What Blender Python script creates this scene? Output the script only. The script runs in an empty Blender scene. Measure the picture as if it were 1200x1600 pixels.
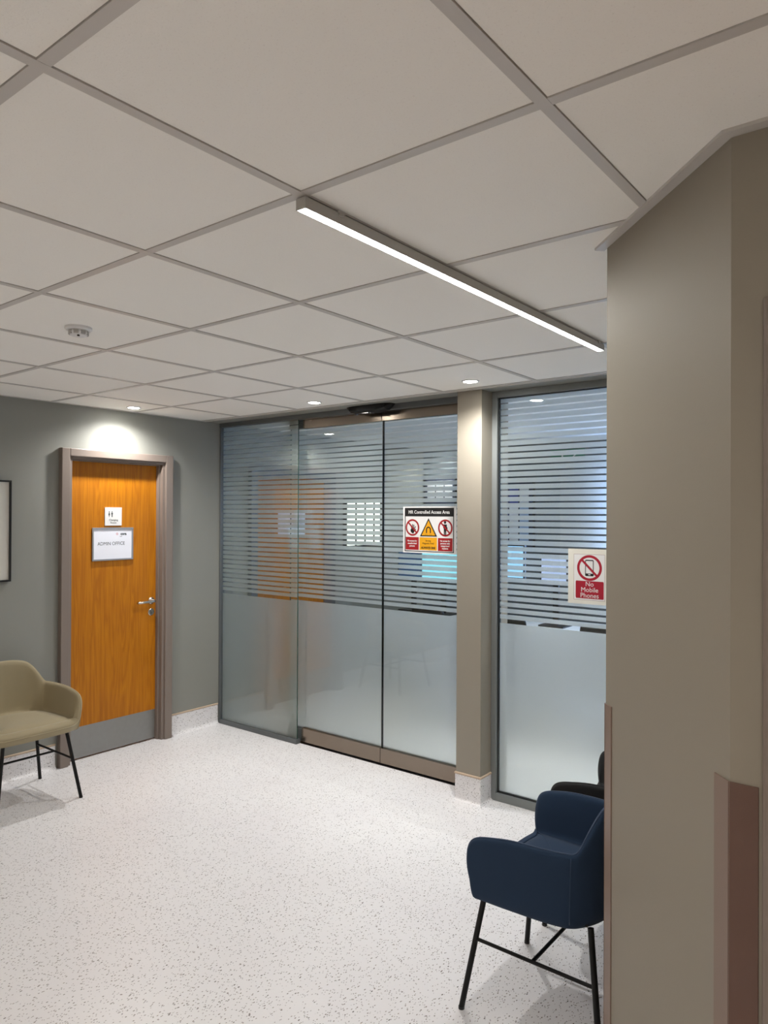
import bpy, bmesh, math, random
from mathutils import Vector, Matrix, Euler
random.seed(7)
C = bpy.context.scene.collection
S = bpy.context.scene

# ------------------------------------------------------------------ camera
YAW, PITCH, ROLL = 0.90606, 0.00456, 0.00446
EYE = 1.665
def rot_world(v):      # unrolled camera frame (right, forward, up) -> world
    x, y, z = v
    y, z = y*math.cos(PITCH) - z*math.sin(PITCH), y*math.sin(PITCH) + z*math.cos(PITCH)
    return Vector((x*math.sin(YAW) - y*math.cos(YAW), x*math.cos(YAW) + y*math.sin(YAW), z))
c_, s_ = math.cos(ROLL), math.sin(ROLL)
R_ = rot_world((c_, 0, s_)); U_ = rot_world((-s_, 0, c_)); F_ = rot_world((0, 1, 0))
cam = bpy.data.cameras.new('camera'); camo = bpy.data.objects.new('camera', cam); C.objects.link(camo)
cam.sensor_fit = 'HORIZONTAL'; cam.sensor_width = 36; cam.lens = 36*1133.9/1200
cam.clip_start = 0.02
M = Matrix.Identity(4)
for i in range(3):
    M[i][0] = R_[i]; M[i][1] = U_[i]; M[i][2] = -F_[i]
M[2][3] = EYE
camo.matrix_world = M
S.camera = camo

# ------------------------------------------------------------------ world, exposure
w = bpy.data.worlds.new('sky'); S.world = w; w.use_nodes = True
w.node_tree.nodes['Background'].inputs[0].default_value = (0.36, 0.56, 1.0, 1)
w.node_tree.nodes['Background'].inputs[1].default_value = 3.4
S.view_settings.view_transform = 'Standard'; S.view_settings.look = 'None'
S.view_settings.gamma = 1; S.view_settings.use_curve_mapping = False
S.view_settings.exposure = 1.50

# light levels
LINEAR_STRENGTH = 30.0
DOWN_W = 24.0
BACKROOM_FILL = 5.0

# ------------------------------------------------------------------ helpers
def lin(c):
    return tuple(((x/255)/12.92 if x/255 <= .04045 else ((x/255+.055)/1.055)**2.4) for x in c)
def mat(name, rgb, rough=.6, metal=0, spec=.5, sheen=0, coat=0, noise=0, nscale=8, bump=0, bscale=300):
    m = bpy.data.materials.new(name); m.use_nodes = True
    nt = m.node_tree; b = nt.nodes['Principled BSDF']
    col = (*lin(rgb), 1)
    b.inputs['Base Color'].default_value = col
    b.inputs['Roughness'].default_value = rough; b.inputs['Metallic'].default_value = metal
    b.inputs['Specular IOR Level'].default_value = spec
    if sheen: b.inputs['Sheen Weight'].default_value = sheen; b.inputs['Sheen Roughness'].default_value = .4
    if coat: b.inputs['Coat Weight'].default_value = coat
    tc = nt.nodes.new('ShaderNodeTexCoord')
    if noise:
        n = nt.nodes.new('ShaderNodeTexNoise'); n.inputs['Scale'].default_value = nscale; n.inputs['Detail'].default_value = 4
        nt.links.new(tc.outputs['Object'], n.inputs['Vector'])
        r = nt.nodes.new('ShaderNodeMapRange'); r.inputs['To Min'].default_value = 1-noise; r.inputs['To Max'].default_value = 1+noise
        nt.links.new(n.outputs['Fac'], r.inputs['Value'])
        mx = nt.nodes.new('ShaderNodeVectorMath'); mx.operation = 'SCALE'; mx.inputs[0].default_value = col[:3]
        nt.links.new(r.outputs[0], mx.inputs['Scale']); nt.links.new(mx.outputs[0], b.inputs['Base Color'])
    if bump:
        n = nt.nodes.new('ShaderNodeTexNoise'); n.inputs['Scale'].default_value = bscale; n.inputs['Detail'].default_value = 2
        nt.links.new(tc.outputs['Object'], n.inputs['Vector'])
        bp = nt.nodes.new('ShaderNodeBump'); bp.inputs['Strength'].default_value = bump; bp.inputs['Distance'].default_value = .001
        nt.links.new(n.outputs['Fac'], bp.inputs['Height']); nt.links.new(bp.outputs[0], b.inputs['Normal'])
    return m
def emit(name, rgb, strength):
    m = bpy.data.materials.new(name); m.use_nodes = True; nt = m.node_tree
    nt.nodes.remove(nt.nodes['Principled BSDF'])
    e = nt.nodes.new('ShaderNodeEmission'); e.inputs[0].default_value = (*lin(rgb), 1); e.inputs[1].default_value = strength
    nt.links.new(e.outputs[0], nt.nodes['Material Output'].inputs[0]); return m

def new_bm(): return bmesh.new()
def add_box(bm, a, b, mi=0):
    x0, y0, z0 = a; x1, y1, z1 = b
    v = [bm.verts.new(p) for p in ((x0,y0,z0),(x1,y0,z0),(x1,y1,z0),(x0,y1,z0),(x0,y0,z1),(x1,y0,z1),(x1,y1,z1),(x0,y1,z1))]
    fs = []
    for f in ((3,2,1,0),(4,5,6,7),(0,1,5,4),(1,2,6,5),(2,3,7,6),(3,0,4,7)):
        fc = bm.faces.new([v[i] for i in f]); fc.material_index = mi; fs.append(fc)
    return fs
def add_prism(bm, pts, z0, z1, mi=0):
    """pts: 2D outline (ccw) extruded from z0 to z1"""
    n = len(pts)
    a = [bm.verts.new((p[0], p[1], z0)) for p in pts]; b = [bm.verts.new((p[0], p[1], z1)) for p in pts]
    bm.faces.new(a[::-1]).material_index = mi; bm.faces.new(b).material_index = mi
    for i in range(n):
        bm.faces.new((a[i], a[(i+1)%n], b[(i+1)%n], b[i])).material_index = mi
def add_tube(bm, path, r, seg=12, caps=True, r2=None):
    path = [Vector(p) for p in path]; n = len(path); rings = []
    prev = None
    for i, p in enumerate(path):
        t = (path[min(i+1, n-1)] - path[max(i-1, 0)]).normalized()
        if prev is None:
            ref = Vector((0,0,1)) if abs(t.z) < .9 else Vector((1,0,0))
            u = t.cross(ref).normalized()
        else:
            u = (prev - t*prev.dot(t)).normalized()
        v = t.cross(u); prev = u
        rr = r if r2 is None else r + (r2-r)*i/(n-1)
        rings.append([bm.verts.new(p + rr*(math.cos(2*math.pi*k/seg)*u + math.sin(2*math.pi*k/seg)*v)) for k in range(seg)])
    for i in range(n-1):
        for k in range(seg):
            bm.faces.new((rings[i][k], rings[i][(k+1)%seg], rings[i+1][(k+1)%seg], rings[i+1][k]))
    if caps:
        bm.faces.new(rings[0][::-1]); bm.faces.new(rings[-1])
def add_lathe(bm, prof, seg=32, axis_pt=(0,0,0), cap=False):
    rings = []
    for r, z in prof:
        rings.append([bm.verts.new((axis_pt[0]+r*math.cos(2*math.pi*k/seg), axis_pt[1]+r*math.sin(2*math.pi*k/seg), axis_pt[2]+z)) for k in range(seg)])
    for i in range(len(rings)-1):
        for k in range(seg):
            bm.faces.new((rings[i][k], rings[i][(k+1)%seg], rings[i+1][(k+1)%seg], rings[i+1][k]))
    if cap:
        bm.faces.new(rings[0][::-1]); bm.faces.new(rings[-1])
def sweep(bm, path, prof, closed_prof=True, mi=0):
    """path: xy polyline; prof: list of (out, z), out = to the right-hand side of travel"""
    P = [Vector(p) for p in path]; n = len(P); rows = []
    for i in range(n):
        ds = []
        if i > 0: ds.append((P[i]-P[i-1]).normalized())
        if i < n-1: ds.append((P[i+1]-P[i]).normalized())
        ns = [Vector((d.y, -d.x)) for d in ds]
        m = sum(ns, Vector((0,0))).normalized(); k = 1/max(.3, m.dot(ns[0]))
        rows.append([bm.verts.new((P[i].x+m.x*k*o, P[i].y+m.y*k*o, z)) for o, z in prof])
    q = len(prof)
    for i in range(n-1):
        for j in range(q if closed_prof else q-1):
            f = bm.faces.new((rows[i][j], rows[i+1][j], rows[i+1][(j+1)%q], rows[i][(j+1)%q])); f.material_index = mi
    if closed_prof:
        bm.faces.new(rows[0]); bm.faces.new(rows[-1][::-1])
def obj(name, bm, mats, parent=None, smooth=False, bevel=0, subsurf=0, recalc=True):
    if recalc: bmesh.ops.recalc_face_normals(bm, faces=bm.faces[:])
    me = bpy.data.meshes.new(name); bm.to_mesh(me); bm.free()
    if not isinstance(mats, (list, tuple)): mats = [mats]
    for m in mats: me.materials.append(m)
    if smooth:
        for p in me.polygons: p.use_smooth = True
    o = bpy.data.objects.new(name, me); C.objects.link(o)
    if parent: o.parent = parent
    if bevel:
        md = o.modifiers.new('bevel', 'BEVEL'); md.width = bevel; md.segments = 2; md.limit_method = 'ANGLE'
    if subsurf:
        md = o.modifiers.new('subsurf', 'SUBSURF'); md.levels = subsurf; md.render_levels = subsurf
    return o
def box_obj(name, a, b, m, parent=None, bevel=0):
    bm = new_bm(); add_box(bm, a, b); return obj(name, bm, m, parent, bevel=bevel)
def thing(name, label, cat, loc=(0,0,0), rot=(0,0,0), group=None):
    o = bpy.data.objects.new(name, None); C.objects.link(o); o.empty_display_size = .1
    o.location = loc; o.rotation_euler = rot; o['label'] = label; o['category'] = cat
    if group: o['group'] = group
    return o
def tag(o, label, cat, group=None):
    o['label'] = label; o['category'] = cat
    if group: o['group'] = group
    return o
def struct(o): o['kind'] = 'structure'; return o
def sempty(name, loc=(0,0,0)):
    o = bpy.data.objects.new(name, None); C.objects.link(o); o.location = loc; o['kind'] = 'structure'; o.empty_display_size = .1
    return o
def copy_tree(o, parent=None):
    c = o.copy(); C.objects.link(c)
    if parent: c.parent = parent
    for ch in list(o.children): copy_tree(ch, c)
    return c
def text(name, body, size, x, y, z, m, parent, align='CENTER', bold=0, sx=1, spacing=1, line=1):
    cu = bpy.data.curves.new(name, 'FONT'); cu.body = body; cu.size = size; cu.align_x = align; cu.align_y = 'CENTER'
    cu.extrude = .0002; cu.offset = bold; cu.space_character = spacing; cu.space_line = line; cu.resolution_u = 3
    t = bpy.data.objects.new('tmp', cu); C.objects.link(t)
    bpy.context.view_layer.update()
    me = bpy.data.meshes.new_from_object(t.evaluated_get(bpy.context.evaluated_depsgraph_get()))
    bpy.data.objects.remove(t); me.name = name
    me.transform(Matrix.Translation((x, y, z)) @ Matrix.Diagonal((sx, 1, 1, 1)))
    me.materials.clear(); me.materials.append(m)
    o = bpy.data.objects.new(name, me); C.objects.link(o); o.parent = parent; return o
ON_GLASS = (math.pi/2, 0, 0)             # sign facing -Y
ON_LEFT = (math.pi/2, 0, math.pi/2)      # sign facing +X

# ------------------------------------------------------------------ materials
WALL = mat('wall_paint_grey', (136,136,130), rough=.55, noise=.015, nscale=3, bump=.15, bscale=220)
PALE = mat('bounce_paint_pale', (222,218,210), rough=.6)
WALL_R = mat('wall_paint_taupe', (146,139,127), rough=.6, noise=.015, nscale=3, bump=.15, bscale=220)
TRIM = mat('trim_brown_grey', (128,116,108), rough=.4)
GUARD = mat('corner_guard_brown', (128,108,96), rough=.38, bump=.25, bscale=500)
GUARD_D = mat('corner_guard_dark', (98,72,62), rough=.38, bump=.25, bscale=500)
CAP = mat('skirting_cap_tan', (190,168,146), rough=.5)
TEE = mat('ceiling_tee_white', (196,192,188), rough=.4)
VOID = mat('ceiling_void', (25,25,25), rough=1)
STEEL = mat('brushed_steel', (150,142,132), rough=.32, metal=1)
ALU = mat('grey_powder_aluminium', (128,132,132), rough=.42, metal=.3)
ALU_D = mat('dark_grey_aluminium', (98,102,104), rough=.45, metal=.3)
CHROME = mat('satin_chrome', (205,200,192), rough=.22, metal=1)
BLACK = mat('black_plastic', (12,12,13), rough=.35)
BLACKM = mat('black_powder_coat', (7,7,8), rough=.45, spec=.3)
PAPER = mat('white_paper', (228,230,240), rough=.7)
SIGNW = mat('sign_white', (222,222,222), rough=.45)
SIGNB = mat('sign_black', (12,12,14), rough=.5)
SIGNR = mat('sign_red', (152,12,22), rough=.5)
SIGNRD = mat('sign_crimson', (158,4,38), rough=.5)
SIGNY = mat('sign_yellow', (226,160,12), rough=.5)
SIGNG = mat('sign_ink_grey', (52,60,62), rough=.6)
PINK = mat('logo_pink', (196,120,128), rough=.6)

def m_ceiling():
    m = mat('ceiling_tile', (205,200,192), rough=.9); nt = m.node_tree; b = nt.nodes['Principled BSDF']
    tc = nt.nodes['Texture Coordinate']
    n = nt.nodes.new('ShaderNodeTexNoise'); n.inputs['Scale'].default_value = 240; n.inputs['Detail'].default_value = 5; n.inputs['Roughness'].default_value = .7
    nt.links.new(tc.outputs['Object'], n.inputs['Vector'])
    cr = nt.nodes.new('ShaderNodeValToRGB'); cr.color_ramp.elements[0].position = .28; cr.color_ramp.elements[1].position = .42
    cr.color_ramp.elements[0].color = (*lin((228,224,219)), 1); cr.color_ramp.elements[1].color = (*lin((245,243,238)), 1)
    nt.links.new(n.outputs['Fac'], cr.inputs[0]); nt.links.new(cr.outputs[0], b.inputs['Base Color'])
    bp = nt.nodes.new('ShaderNodeBump'); bp.inputs['Strength'].default_value = .3; bp.inputs['Distance'].default_value = .001
    nt.links.new(n.outputs['Fac'], bp.inputs['Height']); nt.links.new(bp.outputs[0], b.inputs['Normal'])
    return m
CEIL = m_ceiling()

def m_floor():
    m = mat('speckled_vinyl', (226,222,222), rough=.34); nt = m.node_tree; b = nt.nodes['Principled BSDF']
    b.inputs['Specular IOR Level'].default_value = .4
    tc = nt.nodes['Texture Coordinate']
    prev = None
    base = (*lin((224,221,221)), 1)
    n0 = nt.nodes.new('ShaderNodeTexNoise'); n0.inputs['Scale'].default_value = 2.2; n0.inputs['Detail'].default_value = 3
    nt.links.new(tc.outputs['Object'], n0.inputs['Vector'])
    mx0 = nt.nodes.new('ShaderNodeMixRGB'); mx0.inputs[1].default_value = (*lin((224,221,224)), 1); mx0.inputs[2].default_value = (*lin((233,232,233)), 1)
    nt.links.new(n0.outputs['Fac'], mx0.inputs[0]); prev = mx0.outputs[0]
    # three layers of chips, each its own size, stretch and tint
    for sc, rotz, st, dist, keep, colr in ((95, .3, .55, .20, .30, (112,104,100)), (120, 1.4, .5, .22, .34, (140,130,126)), (150, 2.3, .6, .26, .42, (160,154,156)), (70, .9, .5, .16, .16, (84,78,76))):
        mp = nt.nodes.new('ShaderNodeMapping'); mp.inputs['Rotation'].default_value = (0, 0, rotz); mp.inputs['Scale'].default_value = (1, st, 1)
        nt.links.new(tc.outputs['Object'], mp.inputs[0])
        v = nt.nodes.new('ShaderNodeTexVoronoi'); v.inputs['Scale'].default_value = sc; v.inputs['Randomness'].default_value = 1
        nt.links.new(mp.outputs[0], v.inputs['Vector'])
        lt = nt.nodes.new('ShaderNodeMath'); lt.operation = 'LESS_THAN'; lt.inputs[1].default_value = dist
        nt.links.new(v.outputs['Distance'], lt.inputs[0])
        sp = nt.nodes.new('ShaderNodeSeparateColor'); nt.links.new(v.outputs['Color'], sp.inputs[0])
        lk = nt.nodes.new('ShaderNodeMath'); lk.operation = 'LESS_THAN'; lk.inputs[1].default_value = keep
        nt.links.new(sp.outputs[0], lk.inputs[0])
        mu = nt.nodes.new('ShaderNodeMath'); mu.operation = 'MULTIPLY'; nt.links.new(lt.outputs[0], mu.inputs[0]); nt.links.new(lk.outputs[0], mu.inputs[1])
        mx = nt.nodes.new('ShaderNodeMixRGB'); mx.inputs[2].default_value = (*lin(colr), 1)
        nt.links.new(mu.outputs[0], mx.inputs[0]); nt.links.new(prev, mx.inputs[1]); prev = mx.outputs[0]
    nt.links.new(prev, b.inputs['Base Color'])
    return m
FLOOR = m_floor()

def m_wood(name, ca, cb, cc):
    m = mat(name, cb, rough=.5, spec=.3); nt = m.node_tree; b = nt.nodes['Principled BSDF']
    b.inputs['Coat Weight'].default_value = .10; b.inputs['Coat Roughness'].default_value = .3
    tc = nt.nodes['Texture Coordinate']
    mp = nt.nodes.new('ShaderNodeMapping'); mp.inputs['Scale'].default_value = (9, 9, .55)
    nt.links.new(tc.outputs['Object'], mp.inputs[0])
    n = nt.nodes.new('ShaderNodeTexNoise'); n.inputs['Scale'].default_value = 1.6; n.inputs['Detail'].default_value = 3; n.inputs['Distortion'].default_value = .6
    nt.links.new(mp.outputs[0], n.inputs['Vector'])
    mu = nt.nodes.new('ShaderNodeMath'); mu.operation = 'MULTIPLY'; mu.inputs[1].default_value = 7
    fr = nt.nodes.new('ShaderNodeMath'); fr.operation = 'PINGPONG'; fr.inputs[1].default_value = .5
    nt.links.new(n.outputs['Fac'], mu.inputs[0]); nt.links.new(mu.outputs[0], fr.inputs[0])
    mp2 = nt.nodes.new('ShaderNodeMapping'); mp2.inputs['Scale'].default_value = (160, 160, 4)
    nt.links.new(tc.outputs['Object'], mp2.inputs[0])
    n2 = nt.nodes.new('ShaderNodeTexNoise'); n2.inputs['Scale'].default_value = 1; n2.inputs['Detail'].default_value = 3
    nt.links.new(mp2.outputs[0], n2.inputs['Vector'])
    ad = nt.nodes.new('ShaderNodeMath'); ad.operation = 'MULTIPLY_ADD'; ad.inputs[1].default_value = .7
    nt.links.new(fr.outputs[0], ad.inputs[0]); 
    sc = nt.nodes.new('ShaderNodeMath'); sc.operation = 'MULTIPLY'; sc.inputs[1].default_value = .75
    nt.links.new(n2.outputs['Fac'], sc.inputs[0]); nt.links.new(sc.outputs[0], ad.inputs[2])
    cr = nt.nodes.new('ShaderNodeValToRGB'); e = cr.color_ramp.elements
    e[0].position = .25; e[0].color = (*lin(ca), 1); e[1].position = .85; e[1].color = (*lin(cc), 1)
    k = e.new(.52); k.color = (*lin(cb), 1)
    nt.links.new(ad.outputs[0], cr.inputs[0]); nt.links.new(cr.outputs[0], b.inputs['Base Color'])
    return m
OAK = m_wood('oak_veneer', (158,91,0), (173,104,0), (188,118,4))

def m_glass():
    m = bpy.data.materials.new('clear_glass'); m.use_nodes = True; nt = m.node_tree
    nt.nodes.remove(nt.nodes['Principled BSDF'])
    tr = nt.nodes.new('ShaderNodeBsdfTransparent'); tr.inputs[0].default_value = (.955, .975, .965, 1)
    gl = nt.nodes.new('ShaderNodeBsdfGlossy'); gl.inputs['Roughness'].default_value = 0.0; gl.inputs[0].default_value = (.95, 1, .98, 1)
    lw = nt.nodes.new('ShaderNodeLayerWeight')
    p = nt.nodes.new('ShaderNodeMath'); p.operation = 'POWER'; p.inputs[1].default_value = 5
    ma = nt.nodes.new('ShaderNodeMath'); ma.operation = 'MULTIPLY_ADD'; ma.inputs[1].default_value = .95; ma.inputs[2].default_value = .05
    mx = nt.nodes.new('ShaderNodeMixShader')
    nt.links.new(lw.outputs['Facing'], p.inputs[0]); nt.links.new(p.outputs[0], ma.inputs[0]); nt.links.new(ma.outputs[0], mx.inputs[0])
    nt.links.new(tr.outputs[0], mx.inputs[1]); nt.links.new(gl.outputs[0], mx.inputs[2])
    nt.links.new(mx.outputs[0], nt.nodes['Material Output'].inputs[0]); return m
GLASS = m_glass()
GEDGE = mat('glass_edge_green', (46,74,66), rough=.2)
def m_film():
    m = bpy.data.materials.new('frosted_film'); m.use_nodes = True; nt = m.node_tree
    nt.nodes.remove(nt.nodes['Principled BSDF'])
    d = nt.nodes.new('ShaderNodeBsdfDiffuse'); d.inputs[0].default_value = (.52, .53, .51, 1)
    t = nt.nodes.new('ShaderNodeBsdfTranslucent'); t.inputs[0].default_value = (.86, .87, .86, 1)
    r = nt.nodes.new('ShaderNodeBsdfRefraction'); r.inputs['Roughness'].default_value = .46; r.inputs['IOR'].default_value = 1.25; r.inputs[0].default_value = (.94, .95, .94, 1)
    m1 = nt.nodes.new('ShaderNodeMixShader'); m1.inputs[0].default_value = .5
    m2 = nt.nodes.new('ShaderNodeMixShader'); m2.inputs[0].default_value = .58
    nt.links.new(d.outputs[0], m1.inputs[1]); nt.links.new(t.outputs[0], m1.inputs[2])
    nt.links.new(m1.outputs[0], m2.inputs[1]); nt.links.new(r.outputs[0], m2.inputs[2])
    nt.links.new(m2.outputs[0], nt.nodes['Material Output'].inputs[0]); return m
FILM = m_film()

# ------------------------------------------------------------------ room shell
XL, YS, YG, YD, ZC = -4.62, 3.62, 3.78, 3.83, 2.393
XE, YB, YN = 2.2, -2.6, 6.60
bm = new_bm(); add_box(bm, (XL-.3, YB-.2, -.1), (XE+.2, YN+.2, 0))
struct(obj('floor', bm, FLOOR))
# left wall with the door opening
bm = new_bm()
for a, b in (((XL-.2, YB-.2, 0), (XL, 2.47, ZC+.12)), ((XL-.2, 3.268, 0), (XL, 3.90, ZC+.12)), ((XL-.2, 2.47, 2.07), (XL, 3.268, ZC+.12))):
    add_box(bm, a, b)
struct(obj('wall_left', bm, WALL))
# unseen back and side walls, made pale to bounce more light onto the ceiling
bm = new_bm(); add_box(bm, (XL, YB-.2, 0), (XE+.2, YB, ZC+.12)); struct(obj('wall_back', bm, PALE))
bm = new_bm(); add_box(bm, (XE, YB, 0), (XE+.2, 1.495, ZC+.12)); struct(obj('wall_side', bm, PALE))
# angled wall on the right, a solid block with a chamfered end
CA, CB = (-.735, 1.910), (-.333, 1.495)
bm = new_bm(); add_prism(bm, [CA, CB, (XE, 1.495), (XE, YN), (XE-.2, YN), (XE-.2, YS+.28), (-.735, YS+.28)], 0, ZC+.12)
struct(obj('wall_right', bm, WALL_R))

# ceiling: one mesh of square lay-in tiles above a grid of tees
GX, GY, GP = -1.17, 1.18, .6
TW = .012
bm = new_bm()
def inside_block(x, y):
    if y > 1.495 and x > -.333: return True
    return x > -.735 and y > 1.91
i0 = [GX + GP*k for k in range(-8, 8)]; j0 = [GY + GP*k for k in range(-8, 6)]
for xa in i0:
    for ya in j0:
        x0, x1 = max(xa+TW+.0015, XL), min(xa+GP-TW-.0015, XE)
        y0, y1 = max(ya+TW+.0015, YB), min(ya+GP-TW-.0015, YS)
        if x1-x0 < .02 or y1-y0 < .02: continue
        if y0 > 3.0 and x0 < -4.4: x0 = XL+.012
        if inside_block(x0, y0) : continue
        add_box(bm, (x0, y0, ZC+.003), (x1, y1, ZC+.016))
ceil = struct(obj('ceiling', bm, CEIL))
bm = new_bm(); add_box(bm, (XL, YB, ZC+.05), (XE, YS, ZC+.08)); obj('ceiling_void', bm, VOID, ceil)
bm = new_bm()
for xa in i0:
    if XL+.03 < xa < XE:
        ye = YS if xa < -.735 else (1.9 - (xa+.735)*1.03 if xa < -.333 else 1.495)
        add_box(bm, (xa-TW, YB, ZC), (xa+TW, ye, ZC+.012))
for ya in j0:
    if YB < ya < YS-.03:
        xe = XE if ya < 1.49 else (-.735 + (1.91-ya)*.97 if ya < 1.91 else -.735)
        add_box(bm, (XL, ya-TW, ZC+.0004), (xe, ya+TW, ZC+.0124))
struct(obj('trim_1', bm, TEE))
# perimeter angles: door wall, glass side, angled wall
bm = new_bm()
sweep(bm, [(XL, YB), (XL, YS)], [(0, ZC-.001), (.014, ZC-.001), (.014, ZC+.004), (0, ZC+.004)])
sweep(bm, [(XL, YS), (-.735, YS)], [(0, ZC-.0015), (.012, ZC-.0015), (.012, ZC+.004), (0, ZC+.004)])
struct(obj('trim_2', bm, TEE))
bm = new_bm()
dx, dy = CB[0]-CA[0], CB[1]-CA[1]; L = math.hypot(dx, dy); ux, uy = dx/L, dy/L
sweep(bm, [(CA[0]-ux*.022, CA[1]-uy*.022), CB, (XE, 1.495)], [(-.001, ZC-.004), (.026, ZC-.004), (.026, ZC+.006), (-.001, ZC+.006)])
struct(obj('trim_3', bm, TEE))
# soffit / bulkhead over the glass line
bm = new_bm(); add_box(bm, (XL, YS, ZC), (-.735, 4.02, ZC+.12)); struct(obj('wall_soffit', bm, WALL))

# coved vinyl skirting with tan cap
def cove(name, path, R=.032):
    o = sempty(name)
    pr = [(0, .150), (.0035, .150)]
    pr += [(.0035, R)] + [(.0035+R*(1-math.cos(t)), R*(1-math.sin(t))+.0006) for t in [math.pi/2*k/8 for k in range(1, 9)]]
    pr += [(.0035+R+.004, .0003), (0, .0003)]
    bm = new_bm(); sweep(bm, path, pr); obj('coved_base', bm, FLOOR, o, smooth=False)
    bm = new_bm(); sweep(bm, path, [(0, .150), (.006, .150), (.0075, .153), (.0075, .158), (.005, .1615), (0, .1625)])
    obj('cap_strip', bm, CAP, o)
    return o
cove('baseboard_left', [(XL, YB), (XL, 2.418)])
cove('baseboard_left_2', [(XL, 3.315), (XL, YG-.03)])
PX0, PX1, PY0 = -2.300, -2.135, 3.632
cove('baseboard_post', [(PX0, YG+.03), (PX0, PY0), (PX1, PY0), (PX1, YG-.03)], .018)
cove('baseboard_right', [(-.735, YG-.03), CA, CB, (-.31, 1.495)][:2])
# post
bm = new_bm(); add_box(bm, (PX0, PY0, 0), (PX1, 3.95, ZC)); struct(obj('wall_post', bm, WALL_R, bevel=.002))

# corner guards
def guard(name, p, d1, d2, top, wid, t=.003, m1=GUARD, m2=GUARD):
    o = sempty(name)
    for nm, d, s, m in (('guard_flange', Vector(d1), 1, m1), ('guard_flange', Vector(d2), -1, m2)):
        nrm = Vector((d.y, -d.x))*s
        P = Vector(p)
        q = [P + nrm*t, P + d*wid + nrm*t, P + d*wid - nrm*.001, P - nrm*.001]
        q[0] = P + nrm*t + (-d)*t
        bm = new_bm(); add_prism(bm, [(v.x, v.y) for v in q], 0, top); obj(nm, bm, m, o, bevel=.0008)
    return o
guard('trim_4', CA, (ux, uy), (0, 1), 1.162, .040)
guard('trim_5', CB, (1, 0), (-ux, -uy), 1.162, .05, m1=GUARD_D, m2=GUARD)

# ------------------------------------------------------------------ wooden door (door_1)
d1 = sempty('door_1', (XL, 2.87, 0))
def L1(x, y, z): return (x-XL, y-2.87, z)
XF = -4.58
bm = new_bm()
# architrave: three members with a stepped inner edge
def frame_member(bm, y0, y1, z0, z1):
    add_box(bm, L1(XL-.02, y0, z0), L1(XF, y1, z1))
frame_member(bm, 2.432, 2.490, 0, 2.10); frame_member(bm, 3.232, 3.294, 0, 2.10); frame_member(bm, 2.490, 3.232, 2.048, 2.10)
obj('architrave', bm, TRIM, d1, bevel=.004)
bm = new_bm()
for y0, y1, z0, z1 in ((2.488, 2.512, 0, 2.05), (3.212, 3.234, 0, 2.05), (2.512, 3.212, 2.030, 2.05)):
    add_box(bm, L1(XL-.12, y0, z0), L1(XF-.018, y1, z1))
for y0, y1, z0, z1 in ((2.505, 2.522, 0, 2.034), (3.200, 3.2185, 0, 2.034), (2.520, 3.204, 2.022, 2.034)):
    add_box(bm, L1(XL-.12, y0, z0), L1(XF-.050, y1, z1))
obj('door_lining', bm, TRIM, d1, bevel=.002)
bm = new_bm(); add_box(bm, L1(-4.704, 2.516, .010), L1(-4.660, 3.204, 2.028)); leaf = obj('door_leaf', bm, OAK, d1, bevel=.001)
bm = new_bm(); add_box(bm, L1(-4.90, 2.40, 0), L1(-4.80, 3.35, 2.2)); obj('dark_backing', bm, BLACK, d1)
KICK = mat('kick_plate_steel', (150,150,148), rough=.42, metal=.85, noise=.06, nscale=30)
bm = new_bm(); add_box(bm, L1(-4.660, 2.518, .0115), L1(-4.6585, 3.198, .222)); obj('kick_plate', bm, KICK, d1)
hz, hy = 1.028, 3.160
hd = None
bm = new_bm()
def lathe_x(bm, prof, cy, cz, seg=24):     # prof (r, x)
    rings = [[bm.verts.new(L1(x, cy+r*math.cos(2*math.pi*k/seg), cz+r*math.sin(2*math.pi*k/seg))) for k in range(seg)] for r, x in prof]
    for i in range(len(rings)-1):
        for k in range(seg): bm.faces.new((rings[i][k], rings[i][(k+1)%seg], rings[i+1][(k+1)%seg], rings[i+1][k]))
    bm.faces.new(rings[0]); bm.faces.new(rings[-1])
lathe_x(bm, [(.026, -4.660), (.026, -4.653), (.024, -4.651), (.011, -4.650), (.0105, -4.61)], hy, hz)
add_tube(bm, [L1(-4.618, hy, hz), L1(-4.606, hy-.004, hz), L1(-4.600, hy-.016, hz), L1(-4.599, hy-.05, hz), L1(-4.599, hy-.10, hz-.001), L1(-4.600, hy-.122, hz-.002), L1(-4.606, hy-.133, hz-.003), L1(-4.620, hy-.137, hz-.003)], .0095, 14)
obj('lever_handle', bm, CHROME, d1, smooth=True)
bm = new_bm(); lathe_x(bm, [(.026, -4.660), (.026, -4.654), (.023, -4.652), (.006, -4.652)], hy, .945)
lk = obj('lock_escutcheon', bm, CHROME, d1)
bm = new_bm(); add_box(bm, L1(-4.652, hy-.005, .930), L1(-4.6475, hy+.005, .958)); obj('keyhole_cylinder', bm, STEEL, d1)

# signs on the wooden door
cs = thing('door_sign', 'small square white Changing Room sign above the admin notice', 'sign', (-4.659, 2.847, 1.648), ON_LEFT)
box_obj('sign_plate', (-.065, -.064, 0), (.065, .064, .008), SIGNW, cs, bevel=.001)
def person_icon(bm, x, y, h, z0, z1, skirt=False):
    r = h*.10
    add_prism(bm, [(x+r*math.cos(a*math.pi/8), y+h*.42+r*math.sin(a*math.pi/8)) for a in range(16)], z0, z1)
    if skirt: pts = [(-.05,-.5),(.05,-.5),(.05,-.2),(.17,-.2),(.08,.28),(-.08,.28),(-.17,-.2),(-.05,-.2)]
    else: pts = [(-.10,-.5),(-.02,-.5),(0,-.1),(.02,-.5),(.10,-.5),(.10,.0),(.15,.0),(.15,.28),(-.15,.28),(-.15,.0),(-.10,.0)]
    add_prism(bm, [(x+a*h, y+b*h) for a, b in pts], z0, z1)
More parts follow.
